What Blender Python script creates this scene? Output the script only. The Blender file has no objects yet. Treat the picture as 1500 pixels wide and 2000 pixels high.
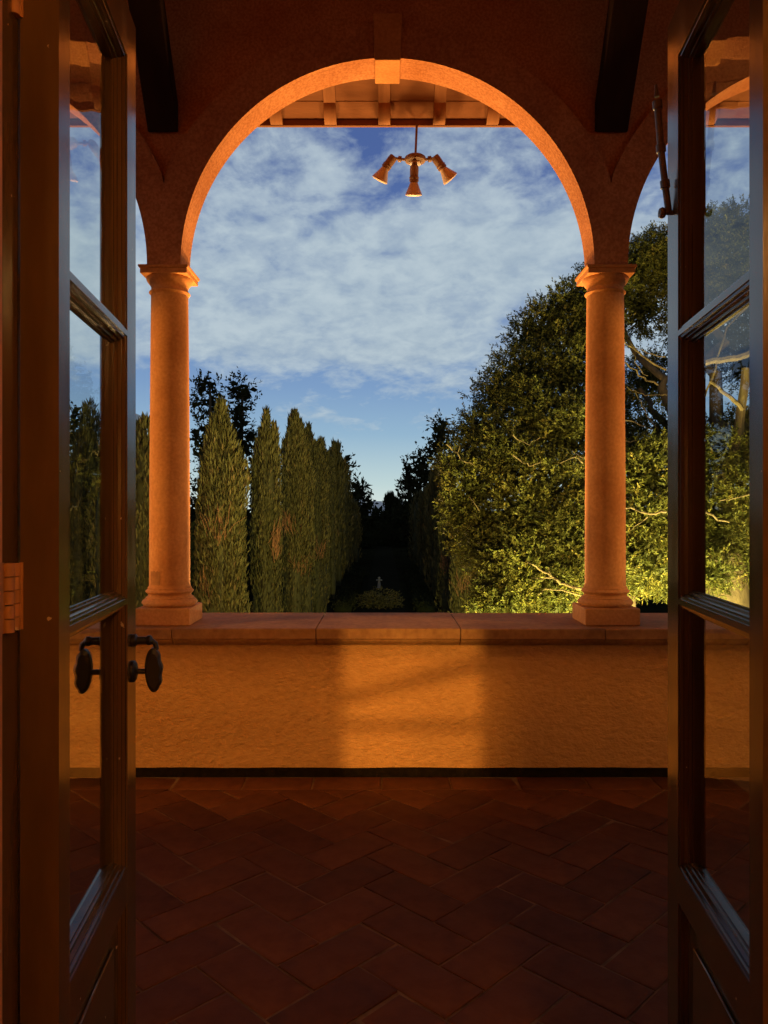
import bpy, math, random
import numpy as np
from mathutils import Vector, noise as mnoise

random.seed(7)
RNG = np.random.default_rng(11)
SC = bpy.context.scene
COL = SC.collection
PI = math.pi
EYE = 1.5
F = 1500.0          # focal length in photograph pixels (photograph is 1500 x 2000)

# ------------------------------------------------------------------ camera
cam = bpy.data.cameras.new('camera')
cam.sensor_fit = 'VERTICAL'
cam.sensor_height = 24.0
cam.sensor_width = 24.0
cam.lens = 18.0
cam.clip_start = 0.05
cam.clip_end = 9000
cam_ob = bpy.data.objects.new('camera', cam)
COL.objects.link(cam_ob)
cam_ob.location = (0, 0, EYE)
cam_ob.rotation_euler = (PI / 2, 0, 0)
SC.camera = cam_ob

SC.view_settings.view_transform = 'Standard'
SC.view_settings.look = 'None'
SC.view_settings.exposure = 0.0
SC.view_settings.gamma = 1.0
SC.cycles.use_denoising = True
SC.cycles.max_bounces = 8
SC.cycles.diffuse_bounces = 5
SC.cycles.glossy_bounces = 4
SC.cycles.transparent_max_bounces = 16
SC.cycles.sample_clamp_indirect = 6.0
SC.cycles.caustics_reflective = False
SC.cycles.caustics_refractive = False

# ------------------------------------------------------------------ world: dusk sky with broken cloud
SUN_ELEV, SUN_ROT = math.radians(7.0), math.radians(165.0)
W = bpy.data.worlds.new('World')
SC.world = W
W.use_nodes = True
nt = W.node_tree
for n in list(nt.nodes):
    nt.nodes.remove(n)


def N(tree, kind, **kw):
    n = tree.nodes.new(kind)
    for k, v in kw.items():
        setattr(n, k, v)
    return n


def math_node(tree, op, a, b=None, clamp=False):
    n = tree.nodes.new('ShaderNodeMath')
    n.operation = op
    n.use_clamp = clamp
    for i, v in enumerate((a, b)):
        if v is None:
            continue
        if isinstance(v, (int, float)):
            n.inputs[i].default_value = v
        else:
            tree.links.new(v, n.inputs[i])
    return n.outputs[0]


def ramp_node(tree, fac, stops, interp='LINEAR'):
    n = tree.nodes.new('ShaderNodeValToRGB')
    n.color_ramp.interpolation = interp
    el = n.color_ramp.elements
    el[0].position, el[0].color = stops[0][0], (*stops[0][1], 1)
    el[1].position, el[1].color = stops[-1][0], (*stops[-1][1], 1)
    for p, c in stops[1:-1]:
        e = el.new(p)
        e.color = (*c, 1)
    tree.links.new(fac, n.inputs[0])
    return n.outputs[0]


def mix_col(tree, fac, a, b, blend='MIX'):
    n = tree.nodes.new('ShaderNodeMix')
    n.data_type = 'RGBA'
    n.blend_type = blend
    for sock, v in ((n.inputs[0], fac), (n.inputs[6], a), (n.inputs[7], b)):
        if isinstance(v, (int, float)):
            sock.default_value = v
        elif isinstance(v, tuple):
            sock.default_value = (*v, 1)
        else:
            tree.links.new(v, sock)
    return n.outputs[2]


def build_sky():
    L = nt.links
    out = N(nt, 'ShaderNodeOutputWorld')
    bg = N(nt, 'ShaderNodeBackground')
    L.new(bg.outputs[0], out.inputs[0])
    tc = N(nt, 'ShaderNodeTexCoord')
    sep = N(nt, 'ShaderNodeSeparateXYZ')
    L.new(tc.outputs['Generated'], sep.inputs[0])
    sx, sy, sz = sep.outputs
    zc = math_node(nt, 'MAXIMUM', sz, 0.015)
    # clear sky: Nishita for the hue drift round the horizon, over a dusk gradient by elevation
    sky = N(nt, 'ShaderNodeTexSky', sky_type='NISHITA')
    sky.sun_disc = False
    sky.sun_elevation = SUN_ELEV
    sky.sun_rotation = SUN_ROT
    sky.ozone_density = 4.0
    nish = N(nt, 'ShaderNodeVectorMath', operation='SCALE')
    L.new(sky.outputs[0], nish.inputs[0])
    nish.inputs['Scale'].default_value = 0.07
    grad = ramp_node(nt, zc, [(0.0, (.80, .88, .82)), (.035, (.58, .74, .75)), (.10, (.32, .50, .67)),
                              (.16, (.22, .36, .60)), (.26, (.130, .225, .50)), (.42, (.078, .135, .36)), (1.0, (.04, .075, .24))])
    base = mix_col(nt, 0.12, grad, nish.outputs[0])
    # clouds on a flat layer overhead
    px = math_node(nt, 'DIVIDE', sx, math_node(nt, 'ADD', zc, 0.30))
    py = math_node(nt, 'DIVIDE', sy, math_node(nt, 'ADD', zc, 0.30))
    comb = N(nt, 'ShaderNodeCombineXYZ')
    L.new(px, comb.inputs[0]); L.new(py, comb.inputs[1])
    comb.inputs[2].default_value = 3.7

    def fbm(scale, detail, rough, dist, off):
        mp = N(nt, 'ShaderNodeMapping')
        L.new(comb.outputs[0], mp.inputs[0])
        mp.inputs['Location'].default_value = off
        mp.inputs['Rotation'].default_value = (0, 0, .5)
        n = N(nt, 'ShaderNodeTexNoise')
        n.inputs['Scale'].default_value = scale
        n.inputs['Detail'].default_value = detail
        n.inputs['Roughness'].default_value = rough
        n.inputs['Distortion'].default_value = dist
        L.new(mp.outputs[0], n.inputs['Vector'])
        return n.outputs[0]
    big = fbm(2.4, 3, .5, .2, (4.1, .7, 0))
    puff = fbm(12.5, 7, .55, .35, (1.3, 2.2, 0))
    fine = fbm(30.0, 5, .6, .1, (0, 5.2, 0))
    d = math_node(nt, 'ADD', math_node(nt, 'MULTIPLY', big, 1.05), math_node(nt, 'MULTIPLY', puff, .70))
    d = math_node(nt, 'ADD', d, math_node(nt, 'MULTIPLY', fine, .26))
    # cover by height: clear strip above the horizon, sheet above it, broken higher up
    cover = ramp_node(nt, zc, [(0.0, (.02,) * 3), (.135, (.04,) * 3), (.17, (.20,) * 3), (.205, (.52,) * 3), (.28, (.56,) * 3),
                               (.32, (.45,) * 3), (.375, (.30,) * 3), (.45, (.225,) * 3), (1.0, (.22,) * 3)], 'EASE')
    d = math_node(nt, 'ADD', d, math_node(nt, 'SUBTRACT', cover, .64))
    mask = ramp_node(nt, d, [(0.0, (0, 0, 0)), (.50, (0, 0, 0)), (.62, (.42,) * 3), (.74, (.80,) * 3), (.90, (.97,) * 3), (1, (1, 1, 1))])
    ccol = ramp_node(nt, math_node(nt, 'ADD', math_node(nt, 'MULTIPLY', puff, .7), math_node(nt, 'MULTIPLY', fine, .3)),
                     [(0.0, (.31, .40, .50)), (.38, (.36, .46, .555)), (.60, (.46, .56, .63)), (1, (.56, .65, .70))])
    fin = mix_col(nt, mask, base, ccol)
    L.new(fin, bg.inputs[0])
    bg.inputs[1].default_value = 1.0


build_sky()

# the sun is all but gone: a faint, soft afterglow from the same bearing
sun = bpy.data.lights.new('sun', 'SUN')
sun.energy = 0.015
sun.angle = math.radians(12)
sun.color = (1, .9, .8)
sun_ob = bpy.data.objects.new('sun', sun)
COL.objects.link(sun_ob)
sun_ob.rotation_euler = (PI / 2 - SUN_ELEV, 0, PI - SUN_ROT)


def spot(name, loc, target, power, color, angle=90, blend=.6, radius=.08):
    l = bpy.data.lights.new(name, 'SPOT')
    l.energy, l.color = power, color
    l.spot_size, l.spot_blend = math.radians(angle), blend
    l.shadow_soft_size = radius
    o = bpy.data.objects.new(name, l)
    COL.objects.link(o)
    o.location = loc
    o.rotation_euler = (Vector(target) - Vector(loc)).to_track_quat('-Z', 'Y').to_euler()
    return o


def lamp(name, loc, power, color, radius=.1):
    l = bpy.data.lights.new(name, 'POINT')
    l.energy, l.color = power, color
    l.shadow_soft_size = radius
    o = bpy.data.objects.new(name, l)
    COL.objects.link(o)
    o.location = loc
    return o


WARM = (1.0, .52, .17)
# floodlights standing in the garden below the terrace, shining up at the arcade
for i, x in enumerate((-2.6, .02, 2.65)):
    spot('arcade_floodlight', (x, 7.6, -2.6), (x, 4.6, 4.0), 2050, WARM, 84, .5, .45)
# far floodlight on the lawn, shining low through the arch on to the doors
spot('lawn_floodlight', (.6, 27.0, -3.0), (0.0, 3.0, 2.2), 9000, (1, .62, .24), 40, .5, .6)
# narrow floodlights picking out the two columns from the garden side
spot('column_floodlight', (1.5, 12.0, -2.9), (-1.27, 4.56, 1.9), 8500, WARM, 16, .5, .15)
spot('column_floodlight', (-1.5, 12.0, -2.9), (1.31, 4.56, 1.9), 7000, WARM, 16, .5, .15)
# floodlights on the trees
spot('cypress_floodlight', (-2.5, 9.0, -2.9), (-4.9, 24, 0.6), 6000, (1, .66, .20), 46, .8, .12)
spot('tree_floodlight', (4.3, 9.2, -2.9), (4.6, 15, 3.2), 11000, (1, .78, .25), 110, .6, .6)
spot('crown_fill_light', (2.0, 6.0, -.9), (5.2, 16.5, 3.4), 4500, (1, .76, .24), 75, .7, .3)  # unseen fill light added to soften the dark gaps in the crown
spot('tree_floodlight', (3.3, 10.6, -3.2), (3.6, 14.2, -.6), 11500, (.95, 1, .27), 120, .8, .5)
spot('tree_floodlight', (5.6, 11.6, -3.2), (6.0, 15.0, -.6), 9000, (1, .92, .36), 120, .8, .4)
# lamps at the two ends of the loggia, turned along the row of columns
spot('loggia_lamp', (-4.1, 3.55, 2.0), (-1.27, 4.5, 1.85), 420, (1, .50, .13), 38, .5, .08)
spot('loggia_lamp', (4.1, 3.55, 2.0), (1.31, 4.5, 1.85), 300, (1, .50, .13), 38, .5, .08)
# lamps inside the house: they shine out through the doorway and added openings that bound their light
lamp('hall_lamp', (.0, -4.5, 2.4), 1900, (1, .62, .20), .034)
lamp('room_lamp', (-3.0, -.5, 2.40), 680, (1, .56, .13), .08)
lamp('room_lamp', (.85, -.9, 2.5), 70, (1, .50, .13), .08)
lamp('room_lamp', (2.9, -.5, 2.40), 270, (1, .54, .12), .08)

# ------------------------------------------------------------------ helpers


def px(X, y, Y):
    """photograph pixel at depth Y -> point in the scene"""
    return Vector(((X - 750) * Y / F, Y, EYE - (y - 1000) * Y / F))


class MB:
    def __init__(s):
        s.v, s.f, s.sm = [], [], []

    def add(s, vs, fs, smooth=False):
        o = len(s.v)
        s.v += [tuple(p) for p in vs]
        s.f += [tuple(i + o for i in f) for f in fs]
        s.sm += [smooth] * len(fs)
        return s

    def box(s, x0, x1, y0, y1, z0, z1):
        vs = [(x, y, z) for z in (z0, z1) for y in (y0, y1) for x in (x0, x1)]
        return s.add(vs, [(0, 2, 3, 1), (4, 5, 7, 6), (0, 1, 5, 4), (2, 6, 7, 3), (0, 4, 6, 2), (1, 3, 7, 5)])

    def prism(s, poly, axis, a, b):
        """extrude a 2-D polygon along axis from a to b; poly is in the two other axes in order"""
        n = len(poly)
        vs = []
        for t in (a, b):
            for (u, w) in poly:
                vs.append({'x': (t, u, w), 'y': (u, t, w), 'z': (u, w, t)}[axis])
        fs = [tuple(range(n))[::-1], tuple(range(n, 2 * n))]
        fs += [(i, (i + 1) % n, n + (i + 1) % n, n + i) for i in range(n)]
        return s.add(vs, fs)

    def lathe(s, prof, seg=48, origin=(0, 0, 0), axis=None, cap=True):
        """revolve (r, h) profile round an axis through origin"""
        ax = Vector(axis or (0, 0, 1)).normalized()
        e1 = ax.orthogonal().normalized()
        e2 = ax.cross(e1)
        o = Vector(origin)
        vs = []
        for (r, h) in prof:
            for k in range(seg):
                a = 2 * PI * k / seg
                vs.append(o + ax * h + (e1 * math.cos(a) + e2 * math.sin(a)) * r)
        fs = []
        for i in range(len(prof) - 1):
            for k in range(seg):
                k2 = (k + 1) % seg
                fs.append((i * seg + k, i * seg + k2, (i + 1) * seg + k2, (i + 1) * seg + k))
        s.add(vs, fs, True)
        if cap:
            s.add(vs[:seg], [tuple(range(seg))[::-1]])
            s.add(vs[-seg:], [tuple(range(seg))])
        return s

    def tube(s, pts, radii, seg=8):
        pts = [Vector(p) for p in pts]
        n = len(pts)
        vs, fs = [], []
        prev = None
        for i, p in enumerate(pts):
            t = (pts[min(i + 1, n - 1)] - pts[max(i - 1, 0)]).normalized()
            e1 = t.orthogonal().normalized() if prev is None else (prev - t * prev.dot(t)).normalized()
            prev = e1
            e2 = t.cross(e1)
            r = radii[i] if hasattr(radii, '__len__') else radii
            for k in range(seg):
                a = 2 * PI * k / seg
                vs.append(p + (e1 * math.cos(a) + e2 * math.sin(a)) * r)
        for i in range(n - 1):
            for k in range(seg):
                k2 = (k + 1) % seg
                fs.append((i * seg + k, i * seg + k2, (i + 1) * seg + k2, (i + 1) * seg + k))
        fs2 = [tuple(range(seg))[::-1], tuple(range((n - 1) * seg, n * seg))]
        s.add(vs, fs, True)
        s.add(vs, fs2)
        return s

    def mesh(s, name):
        me = bpy.data.meshes.new(name)
        me.from_pydata(s.v, [], s.f)
        me.polygons.foreach_set('use_smooth', s.sm)
        me.validate()
        me.update()
        try:
            me.set_sharp_from_angle(angle=math.radians(38))
        except Exception:
            pass
        return me

    def build(s, name, mat, parent=None, bevel=0, loc=None):
        o = bpy.data.objects.new(name, s.mesh(name))
        o.data.materials.append(mat)
        COL.objects.link(o)
        if parent is not None:
            o.parent = parent
            if loc is None:
                o.matrix_parent_inverse = parent_inverse(parent)
        if loc is not None:
            o.location = loc
        if bevel:
            m = o.modifiers.new('bevel', 'BEVEL')
            m.width, m.segments, m.limit_method = bevel, 2, 'ANGLE'
            m.angle_limit = math.radians(40)
        return o


def parent_inverse(p):
    from mathutils import Matrix
    M = Matrix.Identity(4)
    q = p
    while q is not None:
        M = Matrix.Translation(q.location) @ q.rotation_euler.to_matrix().to_4x4() @ q.matrix_parent_inverse.inverted().inverted() @ M if False else M
        q = q.parent
    return world_of(p).inverted()


def world_of(o):
    from mathutils import Matrix
    local = Matrix.Translation(o.location) @ o.rotation_euler.to_matrix().to_4x4()
    if o.parent is None:
        return local
    return world_of(o.parent) @ o.matrix_parent_inverse @ local


def tag(o, label=None, cat=None, group=None, kind=None):
    for k, v in (('label', label), ('category', cat), ('group', group), ('kind', kind)):
        if v:
            o[k] = v
    return o


def thing(name, loc, label, cat, group=None):
    o = bpy.data.objects.new(name, None)
    o.empty_display_size = .2
    COL.objects.link(o)
    o.location = loc
    return tag(o, label, cat, group)


# ------------------------------------------------------------------ materials
def material(name, col, col2=None, scale=6.0, rough=.7, spec=.3, bump=0.0, bscale=60.0, detail=6, mott=None, coat=0.0,
             fleck=None, aniso=None, contrast=.16, bdist=.01, rough_var=0.0):
    m = bpy.data.materials.new(name)
    m.use_nodes = True
    t = m.node_tree
    b = t.nodes['Principled BSDF']
    L = t.links
    tc = N(t, 'ShaderNodeTexCoord')
    vec = tc.outputs['Object']
    if aniso:
        mp = N(t, 'ShaderNodeMapping')
        mp.inputs['Scale'].default_value = aniso
        L.new(vec, mp.inputs[0])
        vec = mp.outputs[0]
    n = N(t, 'ShaderNodeTexNoise')
    n.inputs['Scale'].default_value = scale
    n.inputs['Detail'].default_value = detail
    n.inputs['Roughness'].default_value = .6
    L.new(vec, n.inputs['Vector'])
    col2 = col2 or tuple(c * .7 for c in col)
    c = ramp_node(t, n.outputs[0], [(.5 - contrast, col2), (.5 + contrast, col)])
    if mott:      # a second, finer mottle
        n2 = N(t, 'ShaderNodeTexNoise')
        n2.inputs['Scale'].default_value = mott[0]
        n2.inputs['Detail'].default_value = 4
        L.new(vec, n2.inputs['Vector'])
        c = mix_col(t, ramp_node(t, n2.outputs[0], [(.5 - mott[2], (0, 0, 0)), (.5 + mott[2], (1, 1, 1))]), c,
                    mix_col(t, 1.0, c, mott[1], 'MULTIPLY'))
    if fleck:     # chips and specks: (scale, threshold, colour)
        n3 = N(t, 'ShaderNodeTexNoise')
        n3.inputs['Scale'].default_value = fleck[0]
        n3.inputs['Detail'].default_value = 3
        L.new(tc.outputs['Object'], n3.inputs['Vector'])
        c = mix_col(t, ramp_node(t, n3.outputs[0], [(fleck[1], (0, 0, 0)), (fleck[1] + .02, (1, 1, 1))]), c, fleck[2])
    L.new(c, b.inputs['Base Color'])
    b.inputs['Roughness'].default_value = rough
    if rough_var:
        mr = N(t, 'ShaderNodeMapRange')
        L.new(n.outputs[0], mr.inputs[0])
        mr.inputs[1].default_value, mr.inputs[2].default_value = .3, .7
        mr.inputs[3].default_value, mr.inputs[4].default_value = rough - rough_var, rough + rough_var
        L.new(mr.outputs[0], b.inputs['Roughness'])
    b.inputs['Specular IOR Level'].default_value = spec
    b.inputs['Coat Weight'].default_value = coat
    b.inputs['Coat Roughness'].default_value = .10
    if bump:
        nb = N(t, 'ShaderNodeTexNoise')
        nb.inputs['Scale'].default_value = bscale
        nb.inputs['Detail'].default_value = 5
        nb.inputs['Roughness'].default_value = .6
        L.new(vec, nb.inputs['Vector'])
        bp = N(t, 'ShaderNodeBump')
        bp.inputs['Strength'].default_value = bump
        bp.inputs['Distance'].default_value = bdist
        L.new(nb.outputs[0], bp.inputs['Height'])
        L.new(bp.outputs[0], b.inputs['Normal'])
    return m


def leaf_material(name, cols, rough=.5, trans=.25, spec=.35):
    m = bpy.data.materials.new(name)
    m.use_nodes = True
    t = m.node_tree
    b = t.nodes['Principled BSDF']
    at = N(t, 'ShaderNodeAttribute')
    at.attribute_name = 'tint'
    c = ramp_node(t, at.outputs['Fac'], cols)
    t.links.new(c, b.inputs['Base Color'])
    b.inputs['Roughness'].default_value = rough
    b.inputs['Specular IOR Level'].default_value = spec
    if trans:
        tr = N(t, 'ShaderNodeBsdfTranslucent')
        t.links.new(c, tr.inputs[0])
        mx = N(t, 'ShaderNodeMixShader')
        mx.inputs[0].default_value = trans
        t.links.new(b.outputs[0], mx.inputs[1])
        t.links.new(tr.outputs[0], mx.inputs[2])
        t.links.new(mx.outputs[0], t.nodes['Material Output'].inputs[0])
    return m


def glass_material():
    m = bpy.data.materials.new('old_window_glass')
    m.use_nodes = True
    t = m.node_tree
    t.nodes.remove(t.nodes['Principled BSDF'])
    tc = N(t, 'ShaderNodeTexCoord')
    nb = N(t, 'ShaderNodeTexNoise')
    nb.inputs['Scale'].default_value = 9
    nb.inputs['Detail'].default_value = 1
    t.links.new(tc.outputs['Object'], nb.inputs['Vector'])
    bp = N(t, 'ShaderNodeBump')
    bp.inputs['Strength'].default_value = .05
    bp.inputs['Distance'].default_value = .01
    t.links.new(nb.outputs[0], bp.inputs['Height'])
    gl = N(t, 'ShaderNodeBsdfGlossy')
    gl.inputs['Roughness'].default_value = .015
    t.links.new(bp.outputs[0], gl.inputs['Normal'])
    tr = N(t, 'ShaderNodeBsdfTransparent')
    tr.inputs[0].default_value = (.93, .95, .94, 1)
    fr = N(t, 'ShaderNodeFresnel')
    fr.inputs[0].default_value = 1.38
    mx = N(t, 'ShaderNodeMixShader')
    ge = N(t, 'ShaderNodeNewGeometry')      # only the entering face reflects
    fac = math_node(t, 'MULTIPLY', fr.outputs[0], math_node(t, 'SUBTRACT', 1.0, ge.outputs['Backfacing']))
    t.links.new(fac, mx.inputs[0])
    t.links.new(tr.outputs[0], mx.inputs[1])
    t.links.new(gl.outputs[0], mx.inputs[2])
    t.links.new(mx.outputs[0], t.nodes['Material Output'].inputs[0])
    return m


M = {}
M['stucco'] = material('burnt_orange_stucco', (.52, .225, .085), (.42, .165, .058), 3.2, .9, .12, .55, 85, mott=(70, (.72, .66, .6), .12), bdist=.006)
M['parapet'] = material('rough_orange_stucco', (.56, .25, .066), (.42, .18, .046), 1.1, .9, .12, 1.0, 34, mott=(30, (.84, .79, .72), .2), bdist=.022, aniso=(.8, 1, 1.25), detail=9)
M['house'] = material('low_bounce_stucco', (.30, .115, .040), (.24, .09, .03), 3.2, .9, .12, .5, 85)  # stucco darkened so the house wall bounces less light on to the arcade
M['stone'] = material('cast_stone', (.57, .257, .077), (.45, .183, .050), 3.2, .85, .15, .25, 120, mott=(60, (.80, .76, .70), .18), bdist=.004, contrast=.12)
M['coping'] = material('terracotta_coping', (.42, .19, .055), (.27, .115, .034), 3, .8, .1, .3, 70, mott=(35, (.75, .7, .68), .2), bdist=.004)
M['tile'] = material('terracotta_tile', (.150, .047, .0105), (.092, .027, .006), 2.2, .66, .08, .35, 28, mott=(11, (.72, .68, .62), .16), bdist=.006, rough_var=.1)
def vary_by_object(m, lo, hi):
    t = m.node_tree
    b_ = t.nodes['Principled BSDF']
    src = b_.inputs['Base Color'].links[0].from_socket
    oi = N(t, 'ShaderNodeObjectInfo')
    tone = ramp_node(t, oi.outputs['Random'], [(0, lo), (1, hi)])
    t.links.new(mix_col(t, 1.0, src, tone, 'MULTIPLY'), b_.inputs['Base Color'])


vary_by_object(M['tile'], (.84, .80, .80), (1.24, 1.16, 1.08))
M['grout'] = material('sandy_grout', (.22, .11, .042), (.10, .05, .02), 9, .95, .03, .4, 60)
M['tar'] = material('black_tar_skirting', (.014, .008, .004), (.007, .004, .002), 30, .95, 0, .5, 60)
M['darkwood'] = material('dark_stained_timber', (.035, .016, .008), (.018, .008, .004), 3, .75, .12, .35, 26, aniso=(1, .2, .2))
M['eave'] = material('eave_timber', (.30, .135, .055), (.20, .085, .032), 4, .75, .15, .25, 40, aniso=(3, .5, .5))
M['board'] = material('eave_board', (.23, .10, .042), (.16, .066, .026), 3, .8, .12, .25, 40, aniso=(.4, 3, 3))
M['door'] = material('brown_gloss_paint', (.105, .053, .015), (.070, .034, .010), 5, .19, .34, .05, 60, aniso=(2.5, 2.5, .5), coat=.12,
                     fleck=(38, .745, (.42, .30, .16)), bdist=.003, rough_var=.08)
M['jamb'] = material('worn_jamb_paint', (.42, .18, .058), (.30, .125, .04), 6, .5, .3, .3, 40, fleck=(30, .72, (.42, .30, .17)))
M['glass'] = glass_material()
M['bronze'] = material('dark_bronze', (.024, .016, .010), (.014, .009, .006), 14, .45, .4, .15, 60)
M['brass'] = material('aged_brass', (.20, .12, .05), (.12, .07, .03), 14, .42, .5, .1, 60)
M['lampmetal'] = material('bronze_lamp_holder', (.28, .17, .10), (.20, .12, .07), 14, .5, .4, .1, 60)
M['bulb'] = material('pale_reflector_bulb', (.66, .52, .38), (.58, .45, .32), 10, .45, .35)
M['bark'] = material('pale_bark', (.085, .056, .030), (.045, .030, .017), 5, .85, .1, .6, 22, aniso=(2, 2, .6), bdist=.03)
M['darkbark'] = material('dark_bark', (.05, .035, .022), (.03, .02, .013), 5, .9, .1, .4, 20)
M['deadwood'] = material('dead_brown_spray', (.20, .085, .040), (.13, .055, .028), 9, .8, .1)
M['lawn'] = material('dark_lawn', (.012, .011, .004), (.007, .006, .003), .5, 1, 0, .5, 9, bdist=.05)
M['path'] = material('gravel_path', (.014, .012, .006), (.009, .008, .004), 3, 1, 0)
M['pale'] = material('pale_garden_stone', (.17, .155, .14), (.12, .11, .10), 5, .85, .1)
M['concrete'] = material('haze_pale_concrete', (.74, .72, .70), (.62, .60, .58), .6, .85, .1)  # kept extra bright: the horizon haze is put into this colour
M['window_dark'] = material('dark_window', (.03, .03, .035), (.02, .02, .025), 2, .2, .5)
M['plaster'] = material('room_plaster', (.42, .24, .12), (.36, .2, .1), 3, .9, .1)
M['ficus'] = leaf_material('broad_leaf', [(0, (.030, .031, .007)), (.45, (.056, .052, .010)), (.85, (.092, .076, .014)), (1, (.13, .088, .020))], .6, .36, .12)
M['cypress'] = leaf_material('cypress_spray', [(0, (.028, .024, .008)), (.5, (.056, .045, .013)), (.9, (.086, .064, .019)), (1, (.11, .066, .026))], .7, .1, .15)
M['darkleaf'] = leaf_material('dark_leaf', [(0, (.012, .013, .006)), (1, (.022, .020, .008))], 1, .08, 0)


# ------------------------------------------------------------------ the setting: ground, floor
ground = MB().box(-4000, 4000, -60, 8000, -4.2, -3.5).build('ground', M['lawn'])
tag(ground, 'dark garden ground running out to the horizon', kind='structure')
path = MB().add([(-1.1, 12, -3.496), (1.1, 12, -3.496), (1.1, 140, -3.496), (-1.1, 140, -3.496)], [(0, 1, 2, 3)]).build('garden_path', M['path'])
tag(path, 'garden path down the middle of the avenue', kind='structure')

FY0, FY1 = 1.2, 4.37          # terrace from house wall to parapet
floor = MB().box(-4.2, 4.2, .9, FY1, -.30, -.006).build('terrace_floor', M['grout'])
tag(floor, 'dark red herringbone tiled terrace floor', kind='structure')
lower = MB().box(-7, 7, 1.0, 4.93, -3.5, -.31).build('house_base', M['stucco'])
tag(lower, 'lower storey of the house carrying the terrace', kind='structure')


def clip(poly, x0, x1, y0, y1):
    def cut(p, inside, inter):
        out = []
        for i in range(len(p)):
            a, b = p[i], p[(i + 1) % len(p)]
            if inside(a):
                out.append(a)
                if not inside(b):
                    out.append(inter(a, b))
            elif inside(b):
                out.append(inter(a, b))
        return out

    def ix(v):
        return lambda a, b: (v, a[1] + (b[1] - a[1]) * (v - a[0]) / (b[0] - a[0]))

    def iy(v):
        return lambda a, b: (a[0] + (b[0] - a[0]) * (v - a[1]) / (b[1] - a[1]), v)
    for ins, it in ((lambda q: q[0] >= x0, ix(x0)), (lambda q: q[0] <= x1, ix(x1)), (lambda q: q[1] >= y0, iy(y0)), (lambda q: q[1] <= y1, iy(y1))):
        if len(poly) < 3:
            return []
        poly = cut(poly, ins, it)
    return poly


def area(p):
    return abs(sum(p[i][0] * p[(i + 1) % len(p)][1] - p[(i + 1) % len(p)][0] * p[i][1] for i in range(len(p)))) / 2


TW = .190
GAP = .008
HB_OX, HB_OY = .182, 2.812


def tile_mesh(poly, name):
    """a floor tile: slightly pillowed top with eased edges"""
    n = len(poly)
    cx = sum(p[0] for p in poly) / n
    cy = sum(p[1] for p in poly) / n

    def inset(d):
        out = []
        for i in range(n):
            a, b, c = Vector(poly[i - 1]), Vector(poly[i]), Vector(poly[(i + 1) % n])
            e1 = (b - a).normalized(); e2 = (c - b).normalized()
            n1 = Vector((-e1.y, e1.x)); n2 = Vector((-e2.y, e2.x))
            k = 1 + n1.dot(n2)
            q = b + (n1 + n2) * (d / max(k, .25))
            out.append((q.x - cx, q.y - cy))
        return out
    r0, r1, r2 = inset(0), inset(.004), inset(.012)
    vs = [(x, y, -.018) for x, y in r0] + [(x, y, -.0035) for x, y in r0] + [(x, y, -.0012) for x, y in r1] + [(x, y, 0) for x, y in r2]
    fs = []
    for k in range(3):
        fs += [(k * n + i, k * n + (i + 1) % n, (k + 1) * n + (i + 1) % n, (k + 1) * n + i) for i in range(n)]
    fs.append(tuple(range(3 * n, 4 * n)))
    mb = MB()
    mb.add(vs, fs)
    return mb.mesh(name), (cx, cy)


def lay_tiles():
    cache = {}
    c45 = math.sqrt(.5)
    x0, x1, y0, y1 = -1.95, 1.95, 1.96, 4.155
    count = 0

    def place(poly, key):
        nonlocal count
        full = clip(poly, x0, x1, y0, y1)
        if len(full) < 3 or area(full) < .0012:
            return
        if abs(area(full) - area(poly)) < 1e-6:
            if key not in cache:
                cache[key] = tile_mesh(poly, 'tile')[0]
                cache[key].materials.append(M['tile'])
            me = cache[key]
            cx = sum(p[0] for p in poly) / len(poly)
            cy = sum(p[1] for p in poly) / len(poly)
        else:
            # drop near-duplicate corners left by the cut
            q = []
            for p in full:
                if not q or (Vector(p) - Vector(q[-1])).length > .004:
                    q.append(p)
            if len(q) > 2 and (Vector(q[0]) - Vector(q[-1])).length < .004:
                q.pop()
            if len(q) < 3:
                return
            me, (cx, cy) = tile_mesh(q, 'tile')
            me.materials.append(M['tile'])
        o = bpy.data.objects.new('tile', me)
        COL.objects.link(o)
        o.parent = floor
        o.location = (cx, cy, random.uniform(-.0022, .0018))
        o.rotation_euler = (random.gauss(0, .009), random.gauss(0, .009), random.gauss(0, .006))
        count += 1
    g = GAP / 2
    R = 16
    for i in range(-R, R):
        for j in range(-R, R):
            k = (i - 1 - j) % 4
            if k == 0:
                rect = [(i * TW + g, j * TW + g), ((i + 2) * TW - g, j * TW + g), ((i + 2) * TW - g, (j + 1) * TW - g), (i * TW + g, (j + 1) * TW - g)]
            elif k == 3:
                rect = [(i * TW + g, j * TW + g), ((i + 1) * TW - g, j * TW + g), ((i + 1) * TW - g, (j + 2) * TW - g), (i * TW + g, (j + 2) * TW - g)]
            else:
                continue
            rot = [((x - y) * c45 + HB_OX, (x + y) * c45 + HB_OY) for x, y in rect]
            place(rot, k)
    # border course along the parapet
    y0, y1 = 4.0, 5.0
    xx = -1.95 + .04
    while xx < 1.95:
        L = TW * 2 - GAP
        place([(xx, 4.162), (xx + L, 4.162), (xx + L, 4.162 + .185), (xx, 4.162 + .185)], 'border')
        xx += TW * 2
    return count


lay_tiles()

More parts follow.
